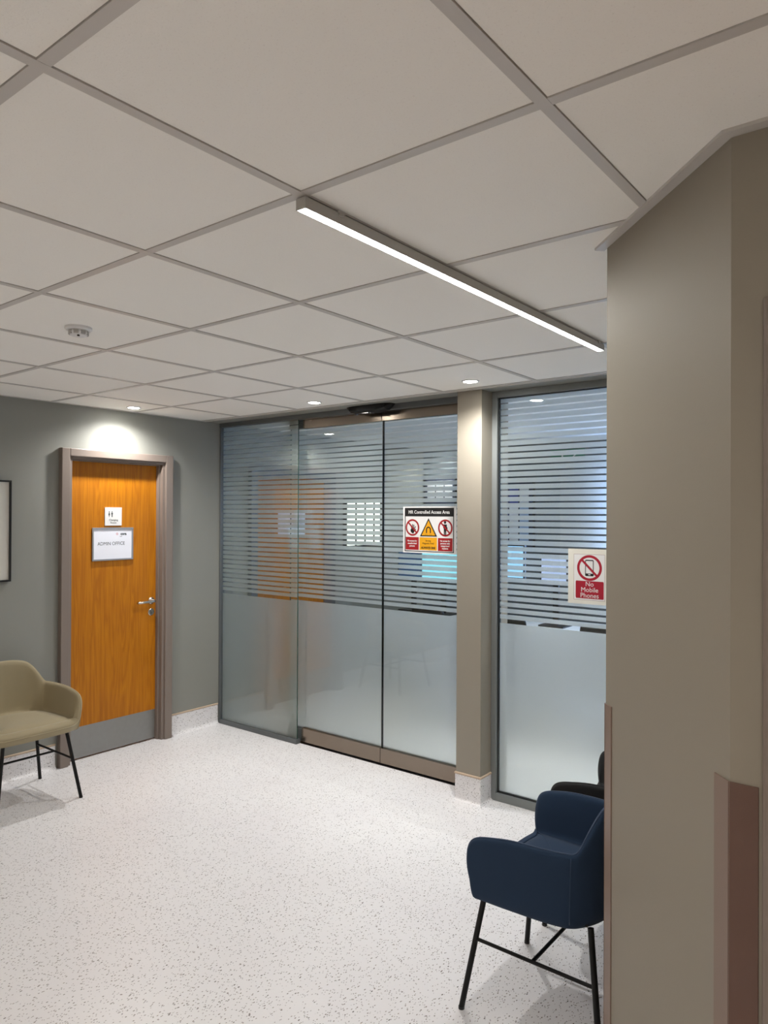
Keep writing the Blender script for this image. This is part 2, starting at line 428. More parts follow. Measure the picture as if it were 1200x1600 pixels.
bm = new_bm(); person_icon(bm, -.033, .016, .040, .008, .0084, True); person_icon(bm, -.011, .016, .040, .008, .0084)
obj('pictogram', bm, SIGNG, cs)
text('lettering', 'Changing\nRoom', .019, 0, -.034, .0085, SIGNG, cs, line=1.0)
an = thing('notice_holder', 'silver-framed white ADMIN OFFICE notice on the wooden door', 'sign', (-4.657, 2.846, 1.455), ON_LEFT)
bm = new_bm()
for a, b in (((-.158, -.115, 0), (.158, -.104, .008)), ((-.158, .104, 0), (.158, .115, .008)), ((-.158, -.104, 0), (-.147, .104, .008)), ((.147, -.104, 0), (.158, .104, .008))):
    add_box(bm, a, b)
obj('holder_frame', bm, mat('holder_silver', (150,152,156), rough=.4, metal=.4), an, bevel=.001)
box_obj('notice_sheet', (-.148, -.105, 0), (.148, .105, .003), PAPER, an)
text('lettering', 'ADMIN OFFICE', .034, -.012, .002, .0032, SIGNG, an, sx=.92)
text('logo_lettering', 'cora', .026, .082, .070, .0032, SIGNG, an, bold=.0012)
text('small_lettering', 'health', .008, .062, .052, .0032, SIGNG, an)
bm = new_bm()
for k in range(6):
    a = k*math.pi/3
    add_prism(bm, [(.032+.006*math.cos(a)+.0026*math.cos(t*math.pi/4), .070+.006*math.sin(a)+.0026*math.sin(t*math.pi/4)) for t in range(8)], .003, .0034)
obj('logo_mark', bm, PINK, an)

# framed picture at the left edge
pc = thing('framed_picture', 'white picture in a thin black frame on the grey wall', 'picture', (XL, 1.70, 1.558), ON_LEFT)
bm = new_bm(); W, H, t = .416, .313, .011
for a, b in (((-W, -H, 0), (W, -H+t, .03)), ((-W, H-t, 0), (W, H, .03)), ((-W, -H+t, 0), (-W+t, H-t, .03)), ((W-t, -H+t, 0), (W, H-t, .03))): add_box(bm, a, b)
obj('picture_frame', bm, BLACK, pc)
box_obj('picture_print', (-W+t, -H+t, 0), (W-t, H-t, .018), mat('picture_print', (214,212,204), rough=.6, noise=.05, nscale=5), pc)

# ------------------------------------------------------------------ glazing
def pane(parent, x0, x1, y, z0, z1, t=.010):
    bm = new_bm(); fs = add_box(bm, (x0, y-t/2, z0), (x1, y+t/2, z1))
    for f in fs:
        f.normal_update()
        if abs(f.normal.y) < .5: f.material_index = 1
    return obj('glass_pane', bm, [GLASS, GEDGE], parent, recalc=False)
FZ = 1.036
def film(parent, x0, x1, y, z0, z1):
    """stripes of frosted film above a full frosted band, stuck on the far side of the pane"""
    bm = new_bm(); yf = y+.0056
    add_box(bm, (x0, yf, z0), (x1, yf+.0015, FZ))
    z = FZ + .026
    pitch = .0362
    while z < z1:
        k = (z-FZ)/(2.35-FZ)
        gap = .0125 - .0045*k
        add_box(bm, (x0, yf, z), (x1, yf+.0015, min(z+pitch-gap, z1)))
        z += pitch
    return obj('frosted_film', bm, FILM, parent)
# window_1: fixed screen at the left
w1 = sempty('window_1')
X1 = -3.757
pane(w1, XL+.012, X1, YG, .03, 2.362); film(w1, XL+.012, X1-.002, YG, .03, 2.362)
bm = new_bm()
add_box(bm, (XL, YG-.022, 0), (X1+.012, YG+.022, .032)); add_box(bm, (XL, YG-.022, .032), (XL+.016, YG+.022, 2.362))
obj('screen_frame', bm, ALU_D, w1, bevel=.002)
bm = new_bm(); add_box(bm, (XL, YG-.025, 2.360), (PX0, YG+.030, ZC)); obj('head_channel', bm, ALU_D, w1, bevel=.001)
# doors: two sliding glass leaves
SLAB = mat('leaf_rail_steel', (140,128,116), rough=.26, metal=1, noise=.05, nscale=2)
for nm, xa, xb, xr in (('door_2', -3.885, -3.0105, -3.740), ('door_3', -3.0065, -2.20, -3.0065)):
    dl = sempty(nm)
    pane(dl, xa, xb, YD, .104, 2.300, .012); film(dl, xa+.002, xb-.002, YD+.001, .104, 2.300)
    bm = new_bm(); add_box(bm, (xr, YD-.022, .012), (xb, YD+.022, .112)); obj('bottom_rail', bm, SLAB, dl, bevel=.0015)
    bm = new_bm(); add_box(bm, (xr, YD-.022, 2.296), (xb, YD+.022, 2.366)); obj('top_rail', bm, SLAB, dl, bevel=.0015)
    if nm == 'door_2':
        bm = new_bm(); add_box(bm, (-3.885, YD-.018, .012), (-3.745, YD+.018, .104)); obj('end_block', bm, ALU_D, dl)
        bm = new_bm(); add_box(bm, (-3.885, YD-.018, 2.302), (-3.745, YD+.018, 2.362)); obj('hanger_block', bm, ALU_D, dl)
    bm = new_bm(); xe = xb if nm == 'door_2' else xa
    s = 1 if nm == 'door_2' else -1
    add_box(bm, (min(xe, xe+s*.0015), YD-.008, .104), (max(xe, xe+s*.0015), YD+.010, 2.300)); obj('edge_seal', bm, BLACK, dl)
bm = new_bm(); add_box(bm, (X1, YG-.005, 2.372), (PX0, YD+.07, ZC)); struct(obj('trim_6', bm, ALU))
bm = new_bm(); add_box(bm, (XL, YD-.03, 0), (PX0, YD+.06, .004)); struct(obj('trim_7', bm, BLACK))
# sensor over the doors
sn = thing('door_sensor', 'black door motion sensor on the header above the glass doors', 'sensor', (-3.046, YG-.028, 2.378))
bm = new_bm()
prof = [(-.195, .012, .030), (-.185, .004, .042), (-.15, -.024, .060), (-.08, -.034, .066), (.08, -.034, .066), (.15, -.024, .060), (.185, .004, .042), (.195, .012, .030)]
A = []
for x, zb, d in prof:
    A.append([bm.verts.new(p) for p in ((x, 0, .014), (x, -d, .014), (x, -d-.002, zb+.012 if zb < .004 else .013), (x, -d*.72, zb), (x, 0, zb))])
for i in range(len(A)-1):
    for j in range(5): bm.faces.new((A[i][j], A[i][(j+1)%5], A[i+1][(j+1)%5], A[i+1][j]))
bm.faces.new(A[0]); bm.faces.new(A[-1][::-1])
obj('sensor_housing', bm, mat('sensor_black', (6,6,7), rough=.45, spec=.3), sn, bevel=.001)
for sx in (-.11, .03):
    bm = new_bm(); add_lathe(bm, [(.001, -.046), (.010, -.044), (.014, -.038), (.015, -.030)], 20, (sx, -.028, .004), True)
    obj('sensor_lens', bm, mat('sensor_lens', (60,60,64), rough=.08), sn, smooth=True)
bm = new_bm(); add_box(bm, (-.045, -.050, -.0350), (.005, -.040, -.0335)); obj('sensor_badge', bm, CHROME, sn)

# window_2: framed screen right of the post
w2 = sempty('window_2')
XR0, XR1 = PX1, -.735
bm = new_bm()
fw = .034
add_box(bm, (XR0, YG-.03, 0), (XR0+fw, YG+.03, ZC)); add_box(bm, (XR1-fw, YG-.03, 0), (XR1, YG+.03, ZC))
add_box(bm, (XR0+fw, YG-.03, 0), (XR1-fw, YG+.03, .045)); add_box(bm, (XR0+fw, YG-.03, 2.356), (XR1-fw, YG+.03, ZC))
obj('screen_frame', bm, ALU, w2, bevel=.002)
bm = new_bm()
for a, b in (((XR0+fw, YG-.012, .045), (XR0+fw+.005, YG+.012, 2.356)), ((XR0+fw, YG-.012, .045), (XR1-fw, YG+.012, .050)), ((XR0+fw, YG-.012, 2.351), (XR1-fw, YG+.012, 2.356))): add_box(bm, a, b)
obj('glazing_gasket', bm, BLACK, w2)
pane(w2, XR0+fw+.003, XR1-fw, YG, .047, 2.353); film(w2, XR0+fw+.005, XR1-fw, YG, .050, 2.352)

# ------------------------------------------------------------------ safety signs on the glass
def ring(bm, cx, cy, r0, r1, z0, z1, n=40):
    for k in range(n):
        a, b = 2*math.pi*k/n, 2*math.pi*(k+1)/n
        add_prism(bm, [(cx+r0*math.cos(a), cy+r0*math.sin(a)), (cx+r1*math.cos(a), cy+r1*math.sin(a)), (cx+r1*math.cos(b), cy+r1*math.sin(b)), (cx+r0*math.cos(b), cy+r0*math.sin(b))], z0, z1)
def bar(bm, x0, y0, x1, y1, w, z0, z1):
    d = Vector((x1-x0, y1-y0)).normalized(); n = Vector((-d.y, d.x))*w/2
    add_prism(bm, [(x0-n.x, y0-n.y), (x1-n.x, y1-n.y), (x1+n.x, y1+n.y), (x0+n.x, y0+n.y)], z0, z1)
def disc(bm, cx, cy, r, z0, z1, n=24):
    add_prism(bm, [(cx+r*math.cos(2*math.pi*k/n), cy+r*math.sin(2*math.pi*k/n)) for k in range(n)], z0, z1)
T = .0003
mr = thing('warning_sign', 'MR Controlled Access Area warning sign stuck on the glass door', 'sign', (-2.630, YD-.0062, 1.573), ON_GLASS)
box_obj('sign_backing', (-.206, -.150, 0), (.206, .150, .0015), SIGNW, mr)
bm = new_bm()
z0, z1 = .0015, .0019
add_box(bm, (-.192, .086, z0), (.188, .141, z1))
add_box(bm, (-.192, -.141, z0), (-.186, .086, z1)); add_box(bm, (.182, -.141, z0), (.188, .086, z1)); add_box(bm, (-.186, -.141, z0), (.182, -.136, z1))
obj('black_border', bm, SIGNB, mr)
text('heading_lettering', 'MR Controlled Access Area', .0300, -.003, .113, .0022, SIGNW, mr, bold=.0005, sx=.90, spacing=1.03)
CL, CM, CR = -.130, -.004, .122
bm = new_bm(); add_box(bm, (CL-.054, -.130, z0), (CL+.050, -.048, z1)); obj('red_panel', bm, SIGNR, mr)
bm = new_bm(); add_box(bm, (CR-.053, -.132, z0), (CR+.056, -.050, z1)); obj('red_panel', bm, SIGNR, mr)
bm = new_bm(); add_box(bm, (CM-.070, -.130, z0), (CM+.066, -.048, z1)); obj('yellow_panel', bm, SIGNY, mr)
bm = new_bm()
add_prism(bm, [(CM-.066, -.042), (CM+.066, -.042), (CM, .075)], z0, z1); obj('triangle_border', bm, SIGNB, mr)
bm = new_bm(); add_prism(bm, [(CM-.053, -.035), (CM+.053, -.035), (CM, .060)], z1, z1+T); obj('triangle_field', bm, SIGNY, mr)
bm = new_bm()
for k in range(10):      # horseshoe magnet
    a, b = math.pi*k/10, math.pi*(k+1)/10
    add_prism(bm, [(CM+r*math.cos(t), .002+r*math.sin(t)) for r, t in ((.011, a), (.019, a), (.019, b), (.011, b))], z1+T, z1+2*T)
for s in (-1, 1): add_box(bm, (CM+s*.015-.004, -.020, z1+T), (CM+s*.015+.004, .002, z1+2*T))
for k in (-2, -1, 1, 2): add_box(bm, (CM+k*.011-.003, -.030, z1+T), (CM+k*.011+.003, -.0275, z1+2*T))
obj('magnet_symbol', bm, SIGNB, mr)
bm = new_bm()          # raised hand
add_prism(bm, [(CL-.012, -.016), (CL+.006, -.026), (CL+.016, -.012), (CL+.018, .006), (CL-.008, .008), (CL-.016, -.002)], z1, z1+T)
for x0, y0, x1, y1 in ((-.006, .004, -.010, .030), (.001, .004, .001, .036), (.009, .004, .012, .033), (.014, .002, .024, .022), (.012, -.010, .028, .004)): bar(bm, CL+x0, y0, CL+x1, y1, .006, z1, z1+T)
obj('hand_symbol', bm, SIGNB, mr)
bm = new_bm(); person_icon(bm, CR, .012, .088, z1, z1+T)
add_box(bm, (CR+.006, -.004, z1), (CR+.018, .018, z1+T))
obj('person_symbol', bm, SIGNB, mr)
for cx in (CL, CR+.002):
    bm = new_bm(); ring(bm, cx, .014, .043, .054, z1, z1+T); bar(bm, cx-.034, .048, cx+.034, -.020, .010, z1+T, z1+2*T); obj('prohibition_ring', bm, SIGNR, mr)
text('panel_lettering', 'No access for\nunauthorised\npersons', .0150, CL-.002, -.089, .0022, SIGNW, mr, bold=.0004, line=1.1, sx=.9)
text('panel_lettering', 'Strong\nMagnetic Field', .0155, CM-.002, -.078, .0022, SIGNB, mr, line=1.1)
text('panel_lettering', 'ALWAYS ON!', .0180, CM-.002, -.115, .0022, SIGNB, mr, bold=.0008)
text('panel_lettering', 'No access for\npersons with\nunapproved\nimplants', .0150, CR+.001, -.092, .0022, SIGNW, mr, bold=.0004, line=1.05, sx=.9)

nm_ = thing('prohibition_sign', 'No Mobile Phones sign on the right-hand glass beside the wall', 'sign', (-1.550, YG-.0052, 1.338), ON_GLASS)
OFFW = mat('laminate_off_white', (220,218,208), rough=.5)
box_obj('sign_backing', (-.117, -.149, 0), (.117, .149, .0015), OFFW, nm_)
box_obj('pale_border', (-.084, -.128, .0015), (.091, .121, .0018), mat('sign_outline_grey', (150,118,122), rough=.5), nm_)
box_obj('white_field', (-.0825, -.1265, .0018), (.0895, .1195, .0020), SIGNW, nm_)
bm = new_bm(); add_prism(bm, [(-.073, -.112), (-.070, -.119), (.083, -.119), (.085, -.113), (.085, -.030), (.082, -.024), (-.070, -.024), (-.073, -.030)], .0020, .0023); obj('red_panel', bm, SIGNRD, nm_)
px_, py_ = .005, .047
bm = new_bm(); ring(bm, px_, py_, .056, .070, .0020, .0023); bar(bm, px_-.042, py_+.042, px_+.042, py_-.042, .012, .0026, .0029); obj('prohibition_ring', bm, SIGNRD, nm_)
bm = new_bm()
add_prism(bm, [(px_-.024, py_-.040), (px_-.020, py_-.044), (px_+.020, py_-.044), (px_+.024, py_-.040), (px_+.024, py_+.040), (px_+.020, py_+.044), (px_-.020, py_+.044), (px_-.024, py_+.040)], .0020, .0023)
obj('phone_symbol', bm, SIGNB, nm_)
bm = new_bm(); add_box(bm, (px_-.0195, py_-.030, .0023), (px_+.0195, py_+.038, .0025)); add_box(bm, (px_-.006, py_-.039, .0023), (px_+.006, py_-.034, .0025)); obj('phone_screen', bm, SIGNW, nm_)
text('panel_lettering', 'No\nMobile\nPhones', .036, .006, -.072, .0025, SIGNW, nm_, line=.86)

# ------------------------------------------------------------------ ceiling fittings
LGREY = mat('fitting_grey', (176,174,170), rough=.45)
LED = emit('led_diffuser', (255,253,249), LINEAR_STRENGTH)
LED_FILL = emit('led_fill_warm', (255,243,228), LINEAR_STRENGTH*1.45)  # warm fill for the added linear lights out of view
def linear(x, y0, y1, label, led):
    t = thing('linear_light', label, 'ceiling light', (x, (y0+y1)/2, ZC)); h = (y1-y0)/2
    bm = new_bm()
    add_box(bm, (-.0150, -h, -.030), (-.0125, h, -.004)); add_box(bm, (.0125, -h, -.030), (.0150, h, -.004)); add_box(bm, (-.0125, -h, -.006), (.0125, h, -.004))
    add_box(bm, (-.0125, -h, -.030), (.0125, -h+.003, -.006)); add_box(bm, (-.0125, h-.003, -.030), (.0125, h, -.006))
    obj('light_housing', bm, LGREY, t)
    bm = new_bm(); add_box(bm, (-.0120, -h+.004, -.0296), (.0120, h-.004, -.020)); obj('light_diffuser', bm, led, t)
    for yy in (-h+.12, h-.06):
        bm = new_bm(); add_box(bm, (.008, yy-.012, -.006), (.020, yy+.012, 0)); add_box(bm, (.0150, yy-.008, -.012), (.020, yy+.008, -.004)); obj('mounting_clip', bm, TEE, t)
    bm = new_bm(); add_box(bm, (-.006, -h+.03, -.004), (.006, h-.03, .001)); obj('mounting_rail', bm, BLACK, t)
    return t
linear(-1.172, 1.182, 2.978, 'long slim lit linear light on the white tiled ceiling', LED)
linear(.35, -1.6, .3, 'added unseen linear light above and right of the viewpoint', LED_FILL)  # this and the next two are added, unseen, to brighten the ceiling
linear(-2.9, -1.9, -.1, 'added unseen linear light towards the rear of the waiting area', LED_FILL)
linear(-1.17, -2.4, -.6, 'added unseen linear light straight behind the viewpoint', LED_FILL)
DL = emit('downlight_lens', (255,252,244), 38)
def downlight(x, y, label, watts=DOWN_W, cone=154):
    t = thing('downlight', label, 'ceiling light', (x, y, ZC), group=None)
    bm = new_bm(); add_lathe(bm, [(.036, .003), (.036, -.001), (.040, -.0035), (.046, -.003), (.048, .003)], 32); obj('bezel', bm, SIGNW, t, smooth=True)
    bm = new_bm(); add_lathe(bm, [(.0005, -.0052), (.020, -.0048), (.033, -.0034), (.036, -.0015), (.036, .002), (.0005, .002)], 32, cap=True); obj('light_lens', bm, DL, t)
    ld = bpy.data.lights.new('spot', 'SPOT'); ld.energy = watts; ld.spot_size = math.radians(cone); ld.spot_blend = .85; ld.shadow_soft_size = .03; ld.color = (1, .985, .95)
    lo = bpy.data.objects.new('lamp_beam', ld); C.objects.link(lo); lo.parent = t; lo.location = (0, 0, -.012)
    return t
downlight(-4.405, 2.843, 'round lit recessed downlight above the wooden door')
downlight(-3.253, 3.414, 'round lit recessed downlight in front of the glass doors')
downlight(-2.058, 3.380, 'round lit recessed downlight above the grey post')
# smoke detector
sd = thing('smoke_detector', 'small round white smoke detector on the ceiling', 'smoke detector', (-2.697, 1.496, ZC))
bm = new_bm(); add_lathe(bm, [(.001, .003), (.050, .003), (.050, -.006), (.046, -.010), (.001, -.010)], 36, cap=True); obj('detector_base', bm, SIGNW, sd, smooth=False)
bm = new_bm(); add_lathe(bm, [(.034, -.010), (.036, -.020), (.030, -.030), (.018, -.034), (.001, -.034)], 36, cap=True); obj('detector_head', bm, SIGNW, sd)
for k in range(8):
    a = 2*math.pi*k/8
    bm = new_bm(); add_box(bm, (-.009, -.002, -.027), (.009, .002, -.013)); 
    bmesh.ops.transform(bm, matrix=Matrix.Rotation(a, 4, 'Z') @ Matrix.Translation((0, .0345, 0)), verts=bm.verts[:]); obj('sensing_vent', bm, LGREY, sd)
bm = new_bm(); add_lathe(bm, [(.0005, -.036), (.005, -.036), (.005, -.028)], 16, (.020, -.012, 0), True); obj('indicator_lamp', bm, BLACK, sd)

# ------------------------------------------------------------------ tub chairs
def catmull(keys, n):
    out = []; K = len(keys)
    for i in range(K-1):
        p0, p1, p2, p3 = keys[max(i-1, 0)], keys[i], keys[i+1], keys[min(i+2, K-1)]
        for s in range(n):
            t = s/n
            out.append([.5*((2*b)+(-a+c)*t+(2*a-5*b+4*c-d)*t*t+(-a+3*b-3*c+d)*t**3) for a, b, c, d in zip(p0, p1, p2, p3)])
    out.append(list(keys[-1])); return out
# x, y, z_top, inset direction
KEYS = [(.238, 0, .420, -1, 0), (.238, .07, .420, -1, 0), (.235, .15, .420, -1, -.05), (.228, .205, .420, -.9, -.3), (.212, .243, .428, -.4, -.9), (.208, .262, .452, -.08, -1),
        (.213, .268, .500, 0, -1), (.210, .270, .548, 0, -1), (.196, .270, .580, 0, -1), (.168, .270, .598, 0, -1), (.12, .270, .609, 0, -1), (.05, .268, .619, 0, -1), (-.05, .263, .622, 0, -1),
        (-.13, .250, .623, .1, -1), (-.158, .237, .625, .35, -.93), (-.173, .224, .643, .5, -.85), (-.193, .198, .686, .75, -.65), (-.211, .166, .728, .85, -.5), (-.226, .125, .755, .95, -.3), (-.238, .06, .768, 1, -.1), (-.242, 0, .770, 1, 0)]
half = catmull(KEYS, 4)
loop = half + [(p[0], -p[1], p[2], p[3], -p[4]) for p in half[-2:0:-1]]
def make_chair(label, cloth, pipe, loc, rz):
    t = thing('tub_chair', label, 'chair', loc, (0, 0, rz))
    bm = new_bm(); rings = []
    TH = .030
    def ring_(fn): rings.append([bm.verts.new(fn(*p)) for p in loop])
    def outer(k):      # k 0 bottom .. 1 rim
        def fn(x, y, z, dx, dy):
            zb = .388; zz = zb + (z-.006-zb)*k
            up = min(1, (zz-zb)/.22)
            s = .92 + .08*min(1, up**.6 + .0)
            if x < 0: sx = .90 + .10*min(1, ((zz-zb)/.3))
            else: sx = .90 + .10*min(1, up**.5)
            return (x*sx, y*s, zz)
        return fn
    ring_(lambda x, y, z, dx, dy: (x*.30, y*.30, .376))
    ring_(lambda x, y, z, dx, dy: (x*.62, y*.60, .377))
    ring_(lambda x, y, z, dx, dy: (x*.80, y*.82, .381))
    for k in (0, .12, .3, .5, .7, .88, 1): ring_(outer(k))
    def rim(ins, dz):
        def fn(x, y, z, dx, dy):
            l = math.hypot(dx, dy); fr = max(0, min(1, (.46-z)/.03))       # the seat front is a soft waterfall, no lip
            return (x+dx/l*TH*ins, y+dy/l*TH*ins, z+dz+fr*(.036*ins if ins < 1 else .044))
        return fn
    ring_(rim(.25, .002)); ring_(rim(.5, .004)); ring_(rim(.75, .002)); ring_(rim(1, -.008))
    def inner(k):
        def fn(x, y, z, dx, dy):
            l = math.hypot(dx, dy); fr = max(0, min(1, (.46-z)/.03)); zt = z-.012+fr*.050; zs = min(.452, z+.032)
            zz = zt + (zs-zt)*k
            up = min(1, max(0, (zz-zs)/.2))
            s = 1-(1-up)*.10
            return ((x+dx/l*TH)*(s if x > -9 else 1), (y+dy/l*TH)*s, zz)
        return fn
    for k in (.3, .6, .85, 1): ring_(inner(k))
    ring_(lambda x, y, z, dx, dy: (x*.66, y*.66, .470))
    ring_(lambda x, y, z, dx, dy: (x*.35, y*.35, .468))
    n = len(loop)
    for i in range(len(rings)-1):
        for k in range(n): bm.faces.new((rings[i][k], rings[i][(k+1)%n], rings[i+1][(k+1)%n], rings[i+1][k]))
    bm.faces.new(rings[0][::-1]); bm.faces.new(rings[-1])
    sh = obj('tub_shell', bm, cloth, t, smooth=True, subsurf=1)
    # piping along the rim
    bm = new_bm()
    pth = []
    for x, y, z, dx, dy in loop + loop[:1]:
        l = math.hypot(dx, dy); pth.append((x+dx/l*TH*.45, y+dy/l*TH*.45, z+.0036))
    add_tube(bm, pth, .0028, 8, caps=False); obj('piping', bm, pipe, t, smooth=True)
    # vertical seam where arm meets back, both sides
    for s in (1, -1):
        bm = new_bm(); x, y, z = -.150, .241, .624; pts = []
        for k in range(12):
            q = outer(1-k/12)(x, y*s, z, 0, 0); pts.append((q[0]*1.0, q[1]+s*.0005, q[2]))
        add_tube(bm, pts, .0016, 6); obj('seam', bm, pipe, t, smooth=True)
    top = {}; 
    for sx in (1, -1):
        for sy in (1, -1):
            a = Vector((sx*.185, sy*.180, .395)); b = Vector((sx*.243, sy*.240, .004))
            bm = new_bm(); add_tube(bm, [a, b], .0098, 14); lg = obj('leg', bm, BLACKM, t, smooth=False)
            bm = new_bm(); add_tube(bm, [b+Vector((0,0,.004)), b+Vector((0,0,-.004))], .0105, 14); obj('foot_cap', bm, BLACK, lg)
            top[sx, sy] = (a, b)
    def on(leg, z): a, b = top[leg]; k = (a.z-z)/(a.z-b.z); return a + (b-a)*k
    zb = .232; mids = []
    for sy in (1, -1):
        p, q = on((1, sy), zb), on((-1, sy), zb); mids.append((p+q)/2)
        bm = new_bm(); add_tube(bm, [p, q], .0062, 10); obj('side_stretcher', bm, BLACKM, t)
    bm = new_bm(); add_tube(bm, [mids[0], mids[1]], .0062, 10); obj('cross_stretcher', bm, BLACKM, t)
    for sy in (1, -1):
        bm = new_bm(); add_tube(bm, [top[1, sy][0]+Vector((0,0,.004)), top[-1, sy][0]+Vector((.01,0,.004))], .006, 10); obj('under_rail', bm, BLACKM, t)
    return t
BEIGE = mat('velvet_beige', (150,138,110), rough=.85, sheen=.35, noise=.05, nscale=9, bump=.3, bscale=900)
BEIGEP = mat('velvet_beige_piping', (176,164,132), rough=.8, sheen=.3)
NAVY = mat('velvet_navy', (38,55,78), rough=.9, spec=.2, sheen=.10, noise=.06, nscale=9, bump=.3, bscale=900)
NAVYP = mat('velvet_navy_piping', (46,64,90), rough=.8, sheen=.1)
CHAR = mat('velvet_black', (20,21,24), rough=.85, sheen=.05, noise=.05, nscale=9)
make_chair('beige velvet tub chair with black legs against the left grey wall', BEIGE, BEIGEP, (-4.272, 2.027, 0), 0)
make_chair('navy blue velvet tub chair partly hidden by the right-hand wall', NAVY, NAVYP, (-1.063, 2.343, 0), math.pi)
make_chair('black tub chair behind the navy one, mostly hidden', CHAR, CHAR, (-1.063, 2.978, 0), math.pi)

# door on the right-hand wall, only its frame edge is in view
d4 = sempty('door_4', (-.275, 1.495, 0))
bm = new_bm(); add_box(bm, (0, -.018, 0), (.065, 0, 2.072)); add_box(bm, (.925, -.022, 0), (.99, 0, 2.095)); add_box(bm, (.065, -.022, 2.01), (.925, 0, 2.072)); obj('architrave', bm, TRIM, d4, bevel=.006)
bm = new_bm(); add_box(bm, (.065, -.008, .008), (.925, -.001, 2.03)); obj('door_leaf', bm, OAK, d4)

# ------------------------------------------------------------------ control room beyond the glass
BW = mat('control_room_wall', (96,104,110), rough=.7)
BWL = mat('control_room_wall_pale', (150,152,146), rough=.7)
bm = new_bm(); add_box(bm, (XL-.2, 3.90, 0), (XL, YN+.2, ZC+.12)); struct(obj('wall_control_left', bm, BWL))
WX0, WX1, WZ0, WZ1 = -2.55, -1.2, .95, 2.22
bm = new_bm()
for a, b in (((XL, YN, 0), (WX0, YN+.2, ZC+.12)), ((WX1, YN, 0), (XE, YN+.2, ZC+.12)), ((WX0, YN, 0), (WX1, YN+.2, WZ0)), ((WX0, YN, WZ1), (WX1, YN+.2, ZC+.12))): add_box(bm, a, b)
struct(obj('wall_control_far', bm, BW))
bm = new_bm(); add_box(bm, (XL, 4.02, ZC), (XE, YN, ZC+.12)); struct(obj('ceiling_control', bm, CEIL))
w3 = sempty('window_3')
bm = new_bm()
for a, b in (((WX0, YN, WZ0), (WX0+.05, YN+.1, WZ1)), ((WX1-.05, YN, WZ0), (WX1, YN+.1, WZ1)), ((WX0+.05, YN, WZ0), (WX1-.05, YN+.1, WZ0+.05)), ((WX0+.05, YN, WZ1-.05), (WX1-.05, YN+.1, WZ1)), ((-1.90, YN+.02, WZ0), (-1.86, YN+.08, WZ1))): add_box(bm, a, b)
obj('window_frame', bm, ALU, w3)
# wooden door on the control room's left wall
d5 = sempty('door_5', (XL, 4.55, 0))
bm = new_bm(); add_box(bm, (.001, -.42, .01), (.03, .40, 1.99)); obj('door_leaf', bm, OAK, d5)
bm = new_bm(); add_box(bm, (0, -.49, 0), (.045, -.42, 2.06)); add_box(bm, (0, .40, 0), (.045, .55, 2.06)); add_box(bm, (0, -.42, 1.99), (.045, .40, 2.06)); obj('architrave', bm, ALU_D, d5)
ns = thing('door_notice', 'white paper notice on the wooden door behind the glass', 'sign', (XL+.031, 4.535, 1.60), ON_LEFT)
box_obj('notice_sheet', (-.165, -.11, 0), (.165, .11, .003), PAPER, ns)
# light panels added out of view to fill that room
for k, (x, y) in enumerate(((-1.05, 4.75), (-1.1, 5.9))):
    t = thing('fill_panel', ('added unseen ceiling light panel in the control room, nearer the glass', 'added unseen ceiling light panel in the control room, nearer the far window')[k], 'ceiling light', (x, y, ZC))
    bm = new_bm(); add_box(bm, (-.28, -.28, -.008), (.28, .28, 0)); obj('fill_panel_diffuser', bm, emit('fill_panel_diffuser', (235,245,255), BACKROOM_FILL), t)
    bm = new_bm()
    for a, b in (((-.3, -.3, -.012), (.3, -.28, 0)), ((-.3, .28, -.012), (.3, .3, 0)), ((-.3, -.28, -.012), (-.28, .28, 0)), ((.28, -.28, -.012), (.3, .28, 0))): add_box(bm, a, b)
    obj('panel_frame', bm, SIGNW, t)
downlight(-4.30, 6.42, 'small lit downlight in the far corner behind the glass', 8)
downlight(-2.60, 4.50, 'added downlight in the control room, hidden directly behind the grey post', 40, 105)  # added where the post hides it, to brighten the floor beyond
downlight(-1.35, 4.55, 'added unseen downlight in the control room behind the right-hand screen', 70, 105)  # also added, out of view, for the floor behind the glass
# bright viewing panel on the left wall
lb = thing('light_panel', 'bright white lit panel seen through the glass doors', 'light box', (XL, 5.53, 1.59), ON_LEFT)
box_obj('lit_screen', (-.26, -.22, 0), (.26, .22, .03), emit('lit_screen', (238,250,240), .6), lb)
bm = new_bm()
for x in (-.12, .02, .16): add_box(bm, (x-.008, -.22, .03), (x+.008, .22, .036))
for a, b in (((-.275, -.235, 0), (.275, -.22, .04)), ((-.275, .22, 0), (.275, .235, .04)), ((-.275, -.22, 0), (-.26, .22, .04)), ((.26, -.22, 0), (.275, .22, .04))): add_box(bm, a, b)
obj('screen_frame', bm, BLACK, lb)
# desk
dk = thing('control_desk', 'long grey control desk under the monitors behind the glass', 'desk', (-2.9, 5.62, 0))
DESK = mat('desk_laminate', (190,192,190), rough=.5)
box_obj('desk_top', (-1.3, -.38, .72), (1.55, .38, .75), DESK, dk, bevel=.002)
for x in (-1.22, .1, 1.45): box_obj('leg', (x-.03, -.33, 0), (x+.03, .33, .72), ALU_D, dk)
box_obj('modesty_panel', (-1.2, .30, .2), (1.43, .32, .72), DESK, dk)
